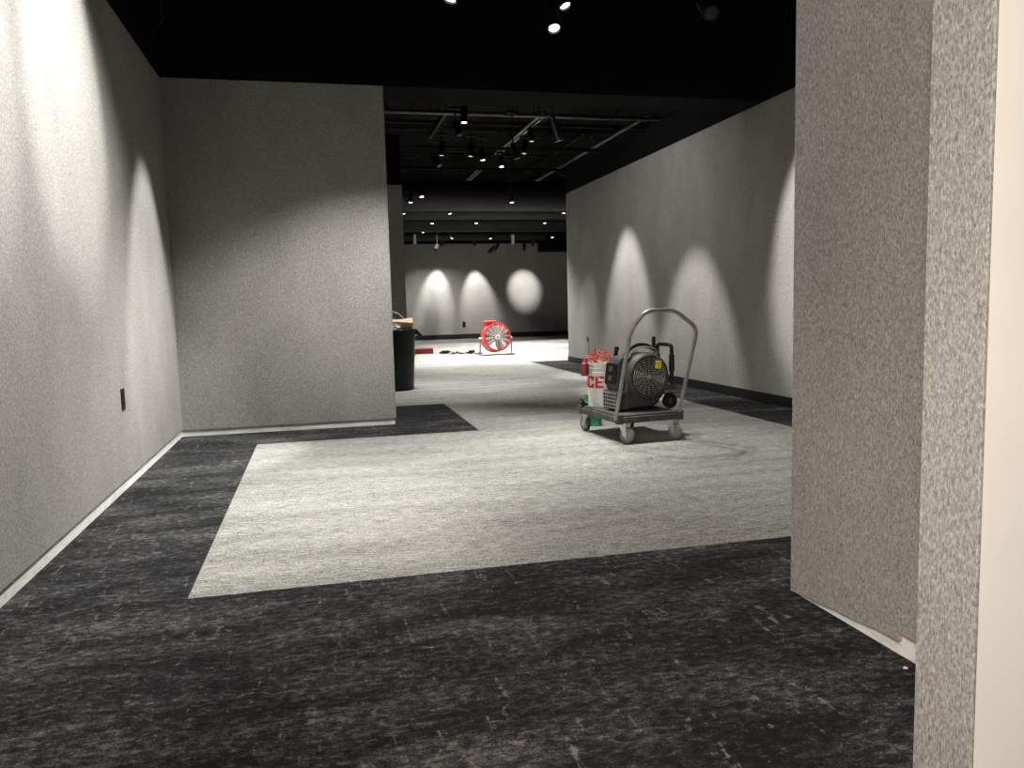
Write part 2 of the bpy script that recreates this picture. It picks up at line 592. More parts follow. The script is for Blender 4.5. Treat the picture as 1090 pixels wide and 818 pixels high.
# right wall washers
beam((2.2, 5.6, 4.2), (RX, 6.28, 1.85), 1000, 33, .4)
beam((3.03, 9.06, 3.6), (RX, 9.06, -.76), 430, 42, .5)
spotlight((3.48, 11.25, 3.42), (RX, 11.3, .28), 'large lit spotlight beside the bright track, aimed at the right wall', group=GF, power=430, size=47, blend=.65, big=1.3)
spotlight((3.33, 13.1, 3.5), (RX, 13.1, -.58), 'spotlight near the far end of the right wall', group=GF, power=170, size=34, blend=.7)
beam((2.3, 9.3, 3.85), (RX, 10.4, 1.3), 105, 125, 1, radius=.5)  # added soft fill, lifts the right wall between its pools
beam((3.6, 23.9, 3.5), (3.7, 24.9, 0), 330, 96, .8)  # added unseen fill for the carpet before the far wall
# far wall pools
spotlight(at(470, 261.5, 25.2), (3.74, FY, 1.42), 'lit spotlight under the last duct, above the left pool of the far wall', group=GF, power=360, size=42, blend=.75)
spotlight(at(505.5, 261, 25.2), (5.13, FY, 1.27), 'lit spotlight under the last duct, above the middle pool of the far wall', group=GF, power=360, size=42, blend=.75)
spotlight(at(566.7, 261, 23.9), (6.69, FY, 1.62), 'lit spotlight under the last duct, throwing the oval pool on the far wall', group=GF, power=480, size=32, blend=.85)
# lamps hidden behind the bulkhead that light the carpet by the trash can
beam((1.05, 10.2, 3.9), (1.0, 10.4, 0), 330, 62, .8)
beam((2.5, 9.9, 3.9), (2.6, 10.6, 0), 280, 70, .8)
# far room: floor lights
far = [(494, 131, 12.3, 'below the first cross track, left of the bright channel', 380, 60),
       (514, 171, 15.1, 'below the second cross track, brightest of its row', 800, 75),
       (566, 151, 14.5, 'hanging beside the bright channel, below its middle', 0, 0),
       (558, 164, 14.9, 'under the second cross track, right of the bright channel', 0, 0),
       (501, 167, 14.9, 'under the second cross track, just left of the brightest one', 0, 0),
       (470, 166, 14.9, 'under the second cross track, first from the left', 0, 0),
       (534, 178, 16.9, 'alone under the third cross track', 600, 70),
       (437, 216, 17.2, 'before the first duct, first from the left', 0, 0),
       (449, 210, 17.0, 'before the first duct, second from the left', 700, 80),
       (545, 216, 17.2, 'before the first duct, right of its middle', 850, 80),
       (430, 228, 19.3, 'between first and second duct, by the dark wall end', 0, 0),
       (479, 228, 19.3, 'between first and second duct, left of the middle', 800, 80),
       (600, 227.5, 19.3, 'between first and second duct, by the right wall end', 700, 80),
       (460, 238.5, 21.6, 'before the third duct, first from the left', 0, 0),
       (507, 238, 21.6, 'before the third duct, in the middle', 850, 85),
       (580, 238, 21.6, 'before the third duct, last on the right', 750, 85),
       (450.5, 248, 24.05, 'before the fourth duct, first from the left', 0, 0),
       (481, 254, 24.05, 'before the fourth duct, second from the left', 0, 0),
       (522, 254.5, 24.05, 'before the fourth duct, third from the left', 0, 0),
       (588, 253, 24.05, 'before the fourth duct, last on the right', 0, 0)]
for px, py, Y, w, pw, sz in far:
    p = at(px, py, Y)
    sx = random.uniform(-.25, .25)
    spotlight(p, (p.x+sx, p.y-random.uniform(.2, .5), p.z-2), 'small lit black spotlight ' + w, group=GF, power=pw, size=sz or 40, blend=.7, dim=(pw == 0 and Y < 16))
for px, py, Y, tx, ty, w in ((490, 144, 12.8, 496, 158, 'hanging slanted under the first cross track at left'),
                             (468, 177, 15.4, 476, 190, 'hanging slanted under the second cross track at left'),
                             (464, 266, 24.15, 463, 270, 'below the last duct, above the left wall pool'),
                             (521, 268, 24.15, 516, 273, 'below the last duct, left of a leaning pair'),
                             (527, 266, 24.05, 524, 272, 'below the last duct, right of a leaning pair'),
                             (558, 266, 24.15, 558, 271, 'below the last duct, above the oval wall pool')):
    spotlight(at(px, py, Y), at(tx, ty, Y-.15), 'unlit black spotlight ' + w, on=False, group='unlit spotlights')

# white hanging cylinders
for px, w in ((441.4, 'left'), (546, 'right')):
    p = at(px, 260, 24.2)
    e = empty('pendant_cylinder', p, label=f'white upright cylinder hanging below the last duct, {w} one of two', cat='pendant', group='white pendants')
    MB().lathe([(0, 0), (.045, 0), (.05, .01), (.05, .27), (.04, .29), (0, .29)], 16).build('cylinder_body', M['whitepl'], e)
    MB().tube([(0, 0, .29), (0, 0, .9)], .012, 8).build('stem', M['blackmetal'], e)

# tracks
def track(name, a, b, label, mat, w=.035, h=.03, lips=True):
    a, b = Vector(a), Vector(b)
    e = empty(name, (a+b)/2, label=label, cat='track', group='ceiling tracks')
    d = (b-a)/2
    if abs(d.x) > abs(d.y):
        def bx(o0, o1, z0, z1): return ((-abs(d.x), o0, z0), (abs(d.x), o1, z1))
    else:
        def bx(o0, o1, z0, z1): return ((o0, -abs(d.y), z0), (o1, abs(d.y), z1))
    MB().box(*bx(-w, w, .0, h)).build('track_back', M['blackmetal'], e, smooth=False)
    MB().box(*bx(-w, -w+.018, -.03, 0)).build('track_lip', M[mat], e, smooth=False)
    MB().box(*bx(w-.018, w, -.03, 0)).build('track_lip', M[mat], e, smooth=False)
    hg = MB()
    for t in (-.8, 0, .8):
        q = d*t
        hg.tube([(q.x, q.y, h), (q.x, q.y, DECK-(a.z+b.z)/2)], .008, 6)
    hg.build('hanger_rod', M['blackmetal'], e)
    return e
TZ = 4.3
for y, lab in ((13.5, 'nearest'), (16.4, 'second'), (18.85, 'third'), (21.6, 'farthest')):
    track('lighting_rail', (0.6, y, TZ), (6.9, y, TZ), f'dark track running across the far ceiling, {lab} of the cross tracks', 'tube' if y < 15 else 'soot', w=.025)
track('lighting_rail', (3.95, 13.6, TZ+.07), (3.95, 17.3, TZ+.07), 'bright aluminium channel in the far ceiling, nearer length', 'zinc', w=.06)
track('lighting_rail', (3.97, 19.3, TZ+.07), (3.97, 23.1, TZ+.07), 'bright aluminium channel in the far ceiling, farther length', 'zinc', w=.06)
track('lighting_rail', (5.83, 13.55, TZ+.07), (5.83, 22.0, TZ+.07), 'long grey track leading away beside the right wall', 'tube', w=.03)
track('lighting_rail', (2.29, 13.7, TZ+.07), (2.29, 16.0, TZ+.07), 'short dark track leading away left of the bright channel', 'soot', w=.05)
track('lighting_rail', (5.2, 15.2, TZ+.07), (5.2, 19.6, TZ+.07), 'faint dark track leading away between bright channel and right wall', 'soot', w=.04)
# near room tracks that carry the near lamps
for x0, x1, y, lab in ((-1.0, 4.4, 6.45, 'black track across the near room ceiling before the bulkhead'),):
    track('lighting_rail', (x0, 6.3, TZ), (x1, 6.3, TZ), lab, 'black')

# roof joists: top chord, bottom chord and zigzag web
def joist(y, i, lab):
    e = empty('roof_joist', (3.2, y, 4.45), label=lab, cat='joist', group='roof joists')
    MB().box((-3.6, -.03, .45), (3.6, .03, .52)).build('top_chord', M['soot'], e, smooth=False)
    MB().box((-3.6, -.03, 0), (3.6, .03, .06)).build('bottom_chord', M['soot'], e, smooth=False)
    pts = [(-3.6+.4*k, 0, .05 if k % 2 else .47) for k in range(19)]
    MB().tube(pts, .014, 6).build('web', M['soot'], e)
for i, (y, w) in enumerate(((12.6, 'nearest'), (15.0, 'second'), (17.6, 'third from the bulkhead'), (20.4, 'last'))):
    joist(y, i, f'dark open web roof joist above the cross tracks, {w} one')

# round ducts across the far room
def duct(y, z, r, lab, x0=-1.5, x1=11.5):
    e = empty('hanging_duct', ((x0+x1)/2, y, z+r), label=lab, cat='duct', group='round ceiling ducts')
    L = (x1-x0)/2
    MB().tube([(-L, 0, 0), (L, 0, 0)], r, 32).build('duct_body', M['duct'], e)
    for k in (-.8, -.4, 0, .4, .8):
        MB().tube([(k*L, 0, r*.9), (k*L, 0, DECK-z-r)], .012, 6).build('hanger_rod', M['blackmetal'], e)
    for k in range(int(2*L/1.5)):
        MB().lathe([(r, -.02), (r+.012, -.02), (r+.012, .02), (r, .02)], 32, axis_mat((-L+.75+1.5*k, 0, 0), (1, 0, 0))).build('duct_seam', M['duct'], e)
for Y, py, r, lab, x0, x1 in ((18.2, 225, .34, 'large black duct across the far ceiling, nearest of four', 1.6, 11.5),
                              (20.2, 234, .26, 'black duct across the far ceiling, second of four from the front', -1.5, 11.5),
                              (23.2, 247, .32, 'black duct across the far ceiling, third of four from the front', -1.5, 11.5),
                              (24.62, 256, .16, 'thin black duct just before the far wall', -1.5, 7.1)):
    duct(Y, at(515, py, Y).z, r, lab, x0, x1)

# ------------------------------------------------------------------ platform truck
TY = math.radians(5.5)
CX, CYY = 2.432, 6.172
ct = empty('platform_truck', (CX, CYY, 0), TY, label='grey platform truck with tall tube handle, carrying blower and bucket', cat='cart')
TM = Matrix.Translation((CX, CYY, 0)) @ Matrix.Rotation(TY, 4, 'Z')
ZD0, ZD1 = .160, .222


def rrect(hx, hy, r, n=5):
    out = []
    for sx, sy_, a0 in ((1, 1, 0), (-1, 1, PI/2), (-1, -1, PI), (1, -1, 1.5*PI)):
        for k in range(n+1):
            a = a0+PI/2*k/n
            out.append((sx*(hx-r)+r*math.cos(a), sy_*(hy-r)+r*math.sin(a)))
    return out
MB().prism([(x+.008, y-.07, ZD0) for x, y in rrect(.285, .37, .04)], (0, 0, ZD1-ZD0-.012)).build('platform', M['deck'], ct, bevel=.006)
MB().prism([(x+.008, y-.07, ZD1-.012) for x, y in rrect(.27, .355, .035)], (0, 0, .012)).build('platform_mat', M['deck'], ct, smooth=True)
for sx in (-1, 1):
    for sy_ in (-1, 1):
        MB().prism([(.008+sx*.265+x, -.07+sy_*.35+y, ZD0-.004) for x, y in rrect(.026, .026, .01)], (0, 0, ZD1-ZD0+.012)).build('corner_socket', M['deck'], ct, bevel=.003)
# handle
tu = .0155
hp = [(-.288, -.42, ZD1-.03), (-.298, -.70, .885), (-.205, -.755, 1.028), (.035, -.755, 1.028), (.262, -.70, .885), (.265, -.42, ZD1-.03)]
MB().tube(fillet(hp, .07, 6), tu, 14).build('push_handle', M['tube'], ct)


def caster(u, v, swivel, tyre, trail=.03):
    R = .064
    W = Matrix.Translation((u, v, 0)) @ Matrix.Rotation(swivel, 4, 'Z')
    f = MB()
    f.box((-.035, -.045, ZD0-.008), (.035, .045, ZD0), W)
    for s in (-1, 1):
        pl = [(s*.026, trail+.016, R-.014), (s*.026, trail+.016, R+.014), (s*.026, .035, ZD0-.008), (s*.026, -.035, ZD0-.008), (s*.026, trail-.016, R-.010)]
        f.prism([W @ Vector(p) for p in pl], W.to_3x3() @ Vector((s*.004, 0, 0)))
    fo = f.build('caster_fork', M['zinc'], ct, smooth=False)
    AX_ = W @ axis_mat((0, trail, R), (1, 0, 0))
    wh = MB().lathe([(.042, -.018), (R-.004, -.018), (R, -.013), (R, .013), (R-.004, .018), (.042, .018)], 28, AX_, closed=True).build('wheel', tyre, fo)
    MB().lathe([(0, -.021), (.012, -.021), (.014, -.015), (.04, -.013), (.043, -.016), (.043, .016), (.04, .013), (.014, .015), (.012, .021), (0, .021)], 28, AX_).build('wheel_hub', M['hub'], fo)
caster(-.195, -.385, math.radians(-158), M['tyre'])
caster(.225, -.395, math.radians(-165), M['tyre'])
caster(-.215, .235, math.radians(4), M['darktyre'], .06)
caster(.205, .235, math.radians(2), M['darktyre'], .06)

# ------------------------------------------------------------------ snail blower on the truck
bu, bv = .092, -.245                      # fan axis on the front face, truck frame
bw = TM @ Vector((bu, bv, ZD1))
bl = empty('carpet_blower', bw, TY+math.radians(3.5), label='charcoal snail shaped carpet blower with round grille and yellow tag', cat='blower')
CZ = .272                                 # fan axis above the platform
D = .25                                   # housing depth
prof = []
# volute: outlet lies low at the left
for k in range(0, 41):
    a = math.radians(-92 + 6.3*k)        # from straight down, anticlockwise over the right side and the top to the left
    r = .254 - .064*min(1, (k/14)) if k < 14 else .190 + .006*((k-14)/26)
    prof.append((r*math.cos(a), CZ + r*math.sin(a)))
prof = [p for p in prof if True]
lastx, lastz = prof[-1]
prof += [(-.205, .165), (-.205, .018), (-.02, .016)]
mb = MB()
def shell(mb, inset, y0, y1):
    pass
n = len(prof)
cxm, czm = 0, CZ
rings = []
for y, s in ((.0, .93), (.012, .97), (.032, 1.0), (D-.032, 1.0), (D-.012, .97), (D, .93)):
    ring = []
    for x, z in prof:
        ring.append(mb.bm.verts.new((x*s if x > -.2 else x*(.93+.07*(s-.93)/.07), y, czm+(z-czm)*s)))
    rings.append(ring)
for A, B in zip(rings[:-1], rings[1:]):
    for k in range(n):
        mb.bm.faces.new((A[k], A[(k+1) % n], B[(k+1) % n], B[k]))
mb.bm.faces.new(rings[0]); mb.bm.faces.new(rings[-1][::-1])
mb.build('blower_housing', M['charcoal'], bl)
AXY = axis_mat((0, 0, CZ), (0, -1, 0))
MB().lathe([(.150, -.005), (.150, .018), (.158, .026), (.172, .026), (.186, .014), (.190, -.005)], 40, AXY, closed=True).build('inlet_ring', M['charcoal'], bl)
MB().lathe([(0, .003), (.151, .003), (.151, .0), (0, .0)], 40, AXY).build('inlet_opening', M['blackplastic'], bl)
g = MB()
for k in range(8):
    r = .018 + .0178*k
    g.tube([AXY @ Vector((r*math.cos(a), r*math.sin(a), .020)) for a in [2*PI*i/40 for i in range(40)]], .0030, 5, closed=True)
for k in range(16):
    a = 2*PI*k/16
    g.tube([AXY @ Vector((r_*math.cos(a), r_*math.sin(a), .017)) for r_ in (.016 if k % 2 == 0 else .05, .152)], .0028, 5)
g.lathe([(0, .024), (.016, .024), (.018, .016), (0, .016)], 16, AXY)
gr = g.build('inlet_grille', M['wire'], bl)
# outlet with its grid
MB().box((-.275, .005, .014), (-.16, D-.005, .165)).build('outlet_duct', M['charcoal'], bl, smooth=False, bevel=.012)
MB().box((-.278, .020, .028), (-.272, D-.020, .150)).build('outlet_opening', M['blackplastic'], bl, smooth=False)
g = MB()
for k in range(7):
    y = .022+(D-.044)*k/6
    g.tube([(-.282, y, .026), (-.282, y, .152)], .0032, 6)
for k in range(5):
    z = .030+.118*k/4
    g.tube([(-.283, .018, z), (-.283, D-.018, z)], .0032, 6)
g.build('outlet_grille', M['wire'], bl)
# motor and control box leaning over the outlet
MB().prism([(-.255, .05, .165), (-.268, .05, .21), (-.245, .05, .39), (-.215, .05, .435), (-.10, .05, .44), (-.10, .05, .165)], (0, D-.08, 0)).build('control_box', M['charcoal'], bl, bevel=.012)
pm = Matrix.Translation((-.260, .05+(D-.08)/2, .30)) @ Matrix.Rotation(math.radians(7.3), 4, 'Y')
cp = MB().box((-.008, -.085, -.085), (.004, .085, .085), pm).build('control_panel', M['blackplastic'], bl, smooth=False, bevel=.004)
for s in (-1, 1):
    MB().box((-.011, -.026, s*.036-.022), (-.007, .026, s*.036+.022), pm).build('switch_cover', M['charcoal'], cp, smooth=False, bevel=.003)
# top carrying handle
MB().tube(fillet([(-.17, D*.45, CZ+.12), (-.13, D*.45, CZ+.205), (-.04, D*.45, CZ+.255), (.07, D*.45, CZ+.248), (.15, D*.45, CZ+.19), (.165, D*.45, CZ+.11)], .06), .0145, 10).build('carry_handle', M['blackplastic'], bl)
# cable looped over the housing
pts = []
for i in range(44):
    t = i/43
    a = math.radians(150-118*t) if (i//22) % 2 == 0 else 0
    x = -.16+.30*abs(math.sin(t*PI*1.5))
    pts.append((x, .04+.10*t+.02*math.sin(t*19), CZ+math.sqrt(max(.0, .212**2-x*x))+.012+.014*abs(math.sin(t*9))))
MB().tube(pts, .0055, 7).build('power_cable', M['dusty'], bl)
# telescopic handle and transport wheels on the right side
th = MB().tube(fillet([(.225, .0, .19), (.225, .0, CZ+.245), (.225, .21, CZ+.245), (.225, .21, .19)], .04), .016, 10).build('telescopic_handle', M['blackplastic'], bl)
for y in (.0, .21):
    MB().tube([(.225, y, CZ+.03), (.225, y, CZ+.165)], .023, 12).build('handle_sleeve', M['blackplastic'], th)
MB().tube([(.215, .25, CZ+.19), (.215, .25, CZ+.305)], .016, 10).build('latch_lever', M['blackplastic'], th)
MB().box((.15, -.015, .15), (.265, .255, .20)).build('handle_bracket', M['charcoal'], bl, smooth=False, bevel=.008)
for y in (-.015, .24):
    tw = MB().lathe([(.025, -.02), (.058, -.02), (.064, -.012), (.064, .012), (.058, .02), (.025, .02)], 26, axis_mat((.195, y, .066), (0, -1, 0)), closed=True).build('transport_wheel', M['blackplastic'], bl)
    MB().lathe([(0, -.022), (.01, -.022), (.026, -.012), (.026, .012), (.01, .022), (0, .022)], 20, axis_mat((.195, y, .066), (0, -1, 0))).build('wheel_hub', M['charcoal'], tw)
MB().box((-.18, .03, 0), (.10, D-.03, .02)).build('foot_skid', M['blackplastic'], bl, smooth=False)
# yellow tag on its string
tg = MB().box((-.027, -.003, -.033), (.027, 0, .033), Matrix.Translation((.075, -.034, CZ+.095)) @ Matrix.Rotation(.1, 4, 'Y')).build('paper_tag', M['yellow'], bl, smooth=False)
MB().tube([(.075, -.034, CZ+.126), (.055, -.030, CZ+.175), (.02, .01, CZ+.215), (-.01, .08, CZ+.235)], .0025, 6).build('tag_string', M['dusty'], tg)
dm_ = MB()
for dx, dz in ((-.010, .008), (.010, .008), (0, -.010)):
    dm_.box((dx-.004, -.0045, dz-.004), (dx+.004, -.003, dz+.004), Matrix.Translation((.075, -.034, CZ+.095)))
dm_.build('tag_print', M['charcoal'], tg, smooth=False)

# ------------------------------------------------------------------ bucket of tools on the truck
BU = TM @ Vector((-.098, .175, ZD1))
bk = empty('plastic_bucket', BU, 0, label='white plastic bucket with red letters standing on the platform truck', cat='bucket')
r0b, r1b, hb = .131, .150, .375
def rad(z): return r0b+(r1b-r0b)*z/hb
MB().lathe([(0, 0), (r0b-.004, 0), (r0b, .004), (rad(.29), .29), (rad(.29)+.010, .292), (rad(.29)+.010, .300), (rad(.31), .302), (rad(.325), .325), (rad(.33)+.009, .327), (rad(.33)+.009, .334), (rad(.34), .336), (r1b, .360), (r1b+.007, .362), (r1b+.007, hb), (r1b-.004, hb), (r1b-.007, .36), (r0b-.005, .006), (0, .006)], 48).build('bucket_body', M['bucket'], bk)
MB().tube([(rad(.33)*1.07*math.cos(a), rad(.33)*1.07*math.sin(a), .325-.11*math.sin((a-PI)*1.0)**2 if True else 0) for a in [math.radians(185+150*i/24) for i in range(25)]], .0028, 6).build('bail_handle', M['zinc'], bk)
A_ = [[(0, 0), (.22, 0), (.50, 1), (.36, 1)], [(.36, 1), (.62, 1), (.95, 0), (.72, 0), (.48, .80)], [(.24, .20), (.72, .20), (.66, .38), (.31, .38)]]
C_ = [[(.12, 0), (.80, 0), (.80, .20), (.22, .20), (0, .14)], [(0, .14), (.22, .20), (.26, .26), (.26, .74), (.22, .80), (0, .86)], [(0, .86), (.22, .80), (.80, .80), (.80, 1), (.12, 1)], [(.56, .20), (.80, .20), (.80, .36), (.56, .36)], [(.56, .64), (.80, .64), (.80, .80), (.56, .80)]]
E_ = [[(0, 0), (.26, 0), (.26, 1), (0, 1)], [(.26, .80), (.76, .80), (.76, 1), (.26, 1)], [(.26, .41), (.66, .41), (.66, .59), (.26, .59)], [(.26, 0), (.76, 0), (.76, .20), (.26, .20)]]
TH = .098
view_a = math.atan2(-BU.y, -BU.x)          # side of the bucket that looks to the entry


def clip(pl, x, keep_right):
    """part of a convex outline on one side of a vertical line"""
    out = []
    for i, p in enumerate(pl):
        q = pl[(i+1) % len(pl)]
        pi = (p[0] >= x) if keep_right else (p[0] <= x)
        qi = (q[0] >= x) if keep_right else (q[0] <= x)
        if pi:
            out.append(p)
        if pi != qi:
            t = (x-p[0])/(q[0]-p[0])
            out.append((x, p[1]+(q[1]-p[1])*t))
    return out


def letter(polys, a_left, z0, wd):
    mb_ = MB()
    for pl in polys:
        for k in range(10):
            st = clip(clip(pl, k*.1, True), (k+1)*.1, False)
            if len(st) < 3 or max(p[0] for p in st)-min(p[0] for p in st) < 1e-4:
                continue
            ins, outv = [], []
            for x, y in st:
                z = z0+y*TH
                a = a_left + (x + .10*y)*wd/rad(z)
                for lst, rr in ((ins, rad(z)-.001), (outv, rad(z)+.0016)):
                    lst.append(mb_.bm.verts.new((rr*math.cos(a), rr*math.sin(a), z)))
            n_ = len(st)
            mb_.bm.faces.new(outv)
            for i in range(n_):
                mb_.bm.faces.new((ins[i], ins[(i+1) % n_], outv[(i+1) % n_], outv[i]))
    return mb_.build('red_letter', M['redprint'], bk, smooth=False)
z_t = .165
for pl, off in ((A_, -1.86), (C_, -1.20), (E_, -.56)):
    letter(pl, view_a+off, z_t, .098)

# cord heaped in the bucket, its connector hanging over the rim
BT = BU + Vector((0, 0, hb))
cd = empty('extension_cord', BT, 0, label='orange red extension cord coiled in the top of the white bucket', cat='cord')
pts = []
for i in range(190):
    t = i/189
    a = 2*PI*4.3*t
    r = .095+.03*math.sin(a*1.37+1)
    tilt = .55*math.sin(t*17)
    x, y = r*math.cos(a), r*math.sin(a)
    pts.append((x-.02, y, .012+.05*t+.03*math.sin(a+tilt*2)*(.4+t)+.02*math.sin(a*2.3)))
MB().tube(pts, .0048, 7).build('coil', M['orange'], cd)
ex = [pts[-1], (-.06, -.09, .06), (-.125, -.09, .045), (-.172, -.075, .045), (-.186, -.07, .02)]
MB().tube(fillet(ex, .04), .0058, 7).build('loose_end', M['orange'], cd)
MB().lathe([(0, 0), (.018, .0), (.020, .02), (.033, .035), (.035, .12), (.03, .135), (0, .135)], 16, axis_mat((-.188, -.07, .03), (-.03, -.02, -1))).build('connector', M['darkred'], cd)

# long tools standing in the bucket
def rod(name, base, tip, r0_, r1_, mat, label, cat):
    b = Vector(base)
    e = empty(name, b, 0, label=label, cat=cat, group='tools in the bucket')
    d = Vector(tip)-b
    return e, d
e, d = rod('metal_rod', BU+Vector((-.06, .05, .012)), BU+Vector((-.125, .04, .585)), 0, 0, 'tube', 'thin grey rod standing upright at the left of the bucket', 'rod')
MB().tube([(0, 0, 0), d], [.007, .006], 8).build('shaft', M['tube'], e)
MB().tube([d*.93, d], .009, 8).build('tip', M['charcoal'], e)
e, d = rod('tapered_marker', BU+Vector((-.05, -.03, .012)), BU+Vector((-.092, -.03, .525)), 0, 0, 'redstick', 'thin red tapering stick standing in the bucket beside the rod', 'stick')
MB().tube([(0, 0, 0), d*.75, d], [.014, .013, .004], 10).build('shaft', M['redstick'], e)
MB().tube([d*.70, d*.74], .016, 10).build('collar', M['orange'], e)
e, d = rod('hand_hammer', BU+Vector((.02, -.02, .012)), BU+Vector((.105, -.045, .50)), 0, 0, 'blackplastic', 'black gripped tool handle leaning out of the bucket behind the blower', 'tool')
MB().tube([(0, 0, 0), d*.72], .011, 10).build('shaft', M['tube'], e)
MB().tube([d*.68, d*.74, d*.92, d*.97, d], [.016, .019, .016, .021, .017], 12).build('grip', M['blackplastic'], e)
MB().box((-.05, -.015, 0), (.05, .015, .03)).build('head', M['charcoal'], e, smooth=False, bevel=.004)

# green jug on the floor behind the truck
jg = empty('plastic_jug', (2.345, 6.70, 0), math.radians(-20), label='green plastic jug on the carpet behind the platform truck', cat='jug')
mb = MB()
rings = []
for z, hx, hy, ox in ((0, .066, .045, 0), (.006, .074, .052, 0), (.15, .075, .053, 0), (.185, .066, .046, -.008), (.212, .042, .034, -.03), (.232, .022, .022, -.048), (.252, .020, .020, -.050)):
    rings.append([mb.bm.verts.new((ox+x, y, z)) for x, y in rrect(hx, hy, min(hx, hy)*.6)])
for A, B in zip(rings[:-1], rings[1:]):
    for k in range(len(A)):
        mb.bm.faces.new((A[k], A[(k+1) % len(A)], B[(k+1) % len(A)], B[k]))
mb.bm.faces.new(rings[0][::-1]); mb.bm.faces.new(rings[-1])
mb.build('jug_body', M['green'], jg)
MB().lathe([(0, .282), (.022, .282), (.026, .278), (.026, .25), (0, .25)], 16, Matrix.Translation((-.05, 0, 0))).build('screw_cap', M['green'], jg)
MB().tube(fillet([(-.02, 0, .215), (.03, 0, .235), (.068, 0, .20), (.07, 0, .13)], .03), .010, 8).build('handle', M['green'], jg)

# small dark clamp on the rear left corner of the platform
cl = TM @ Vector((-.245, .255, ZD1))
e = empty('spring_clamp', cl + Vector((0, 0, .004)), TY+.4, label='small dark clamp on the rear left corner of the platform truck', cat='clamp')
MB().prism([(-.035, -.012, 0), (.035, -.012, 0), (.02, -.012, .02), (-.028, -.012, .03)], (0, .024, 0)).build('jaw', M['blackplastic'], e, smooth=False, bevel=.003)
MB().tube([(.0, 0, .02), (-.03, 0, .05), (-.045, 0, .058)], .007, 8).build('lever', M['blackplastic'], e)

# ------------------------------------------------------------------ trash can with rubbish behind the partition
TB = Vector((.955, 10.66, 0))
tb = empty('trash_can', TB, 0, label='tall round black trash can behind the felt partition', cat='trash can')
MB().lathe([(0, 0), (.235, 0), (.243, .012), (.285, .72), (.286, .735), (.300, .74), (.305, .80), (.296, .805), (.288, .80), (.276, .70), (.232, .02), (0, .02)], 44).build('can_body', M['blackplastic'], tb)
for k in range(14):
    a = 2*PI*k/14
    pass
MB().lathe([(.266, .45), (.276, .45), (.279, .47), (.270, .47)], 44, closed=True).build('rib', M['blackplastic'], tb)
for s in (-1, 1):
    MB().prism([(s*.285, -.085, .745), (s*.355, -.085, .695), (s*.372, -.085, .72), (s*.300, -.085, .80)], (0, .17, 0)).build('side_handle', M['blackplastic'], tb, smooth=False, bevel=.006)
# cardboard
cbm = empty('cardboard_sheet', TB+Vector((0, -.03, .60)), 0, label='tan cardboard sheet sticking out of the black trash can', cat='cardboard')
mb = MB()
NXc = 8
grid = []
for j, (z, yy) in enumerate(((0, .02), (.12, -.02), (.22, -.06), (.30, -.14), (.335, -.10), (.345, .02), (.33, .12))):
    row = []
    for i in range(NXc+1):
        t = i/NXc
        x = -.26+.50*t + (.03*(z-.15) if t > .5 else 0)
        row.append(mb.bm.verts.new((min(x, .20) if z < .2 else x, yy+.015*math.sin(t*5+j), z+.012*math.sin(t*7+j*1.3))))
    grid.append(row)
for j in range(len(grid)-1):
    for i in range(NXc):
        mb.bm.faces.new((grid[j][i], grid[j][i+1], grid[j+1][i+1], grid[j+1][i]))
o = mb.build('sheet', M['card'], cbm, smooth=False)
so = o.modifiers.new('solid', 'SOLIDIFY'); so.thickness = .005
pp = empty('crumpled_paper', TB+Vector((-.03, -.20, .815)), 0, label='crumpled grey white paper in the trash can against the cardboard', cat='paper')
mb = MB()
bmesh.ops.create_icosphere(mb.bm, subdivisions=3, radius=.09)
for v in mb.bm.verts:
    nrm = v.co.normalized()
    k = 1+.28*math.sin(nrm.x*9+1)*math.cos(nrm.y*11)+.18*math.sin(nrm.z*15+nrm.x*6)
    v.co = Vector((nrm.x*.115*k, nrm.y*.05*k, nrm.z*.065*k))
mb.build('paper_ball', M['paper'], pp, smooth=False)
wc = empty('wire_offcut', TB+Vector((-.02, .17, .80)), 0, label='thin pale wire arching out of the trash can', cat='wire')
MB().tube([(-.10, .05, 0), (-.08, .03, .20), (.0, 0, .255), (.10, -.02, .215), (.18, -.03, .15), (.235, -.03, .05)], .0042, 7).build('outer_wire', M['whitewire'], wc)
MB().tube([(-.06, .07, .0), (-.03, .05, .17), (.06, .03, .19), (.14, .03, .15), (.21, .03, .02)], .0042, 7).build('inner_wire', M['blackplastic'], wc)
bgm = empty('black_bag', TB+Vector((.17, .06, .775)), 0, label='black bag bulging from the trash can behind the cardboard', cat='bag')
mb = MB()
bmesh.ops.create_icosphere(mb.bm, subdivisions=3, radius=.1)
for v in mb.bm.verts:
    nrm = v.co.normalized()
    k = 1+.15*math.sin(nrm.x*8)*math.cos(nrm.y*9)+.12*math.sin(nrm.z*13)
    v.co = Vector((nrm.x*.085*k, nrm.y*.11*k, nrm.z*.10*k))
mb.build('bag_body', M['blackplastic'], bgm, smooth=False)

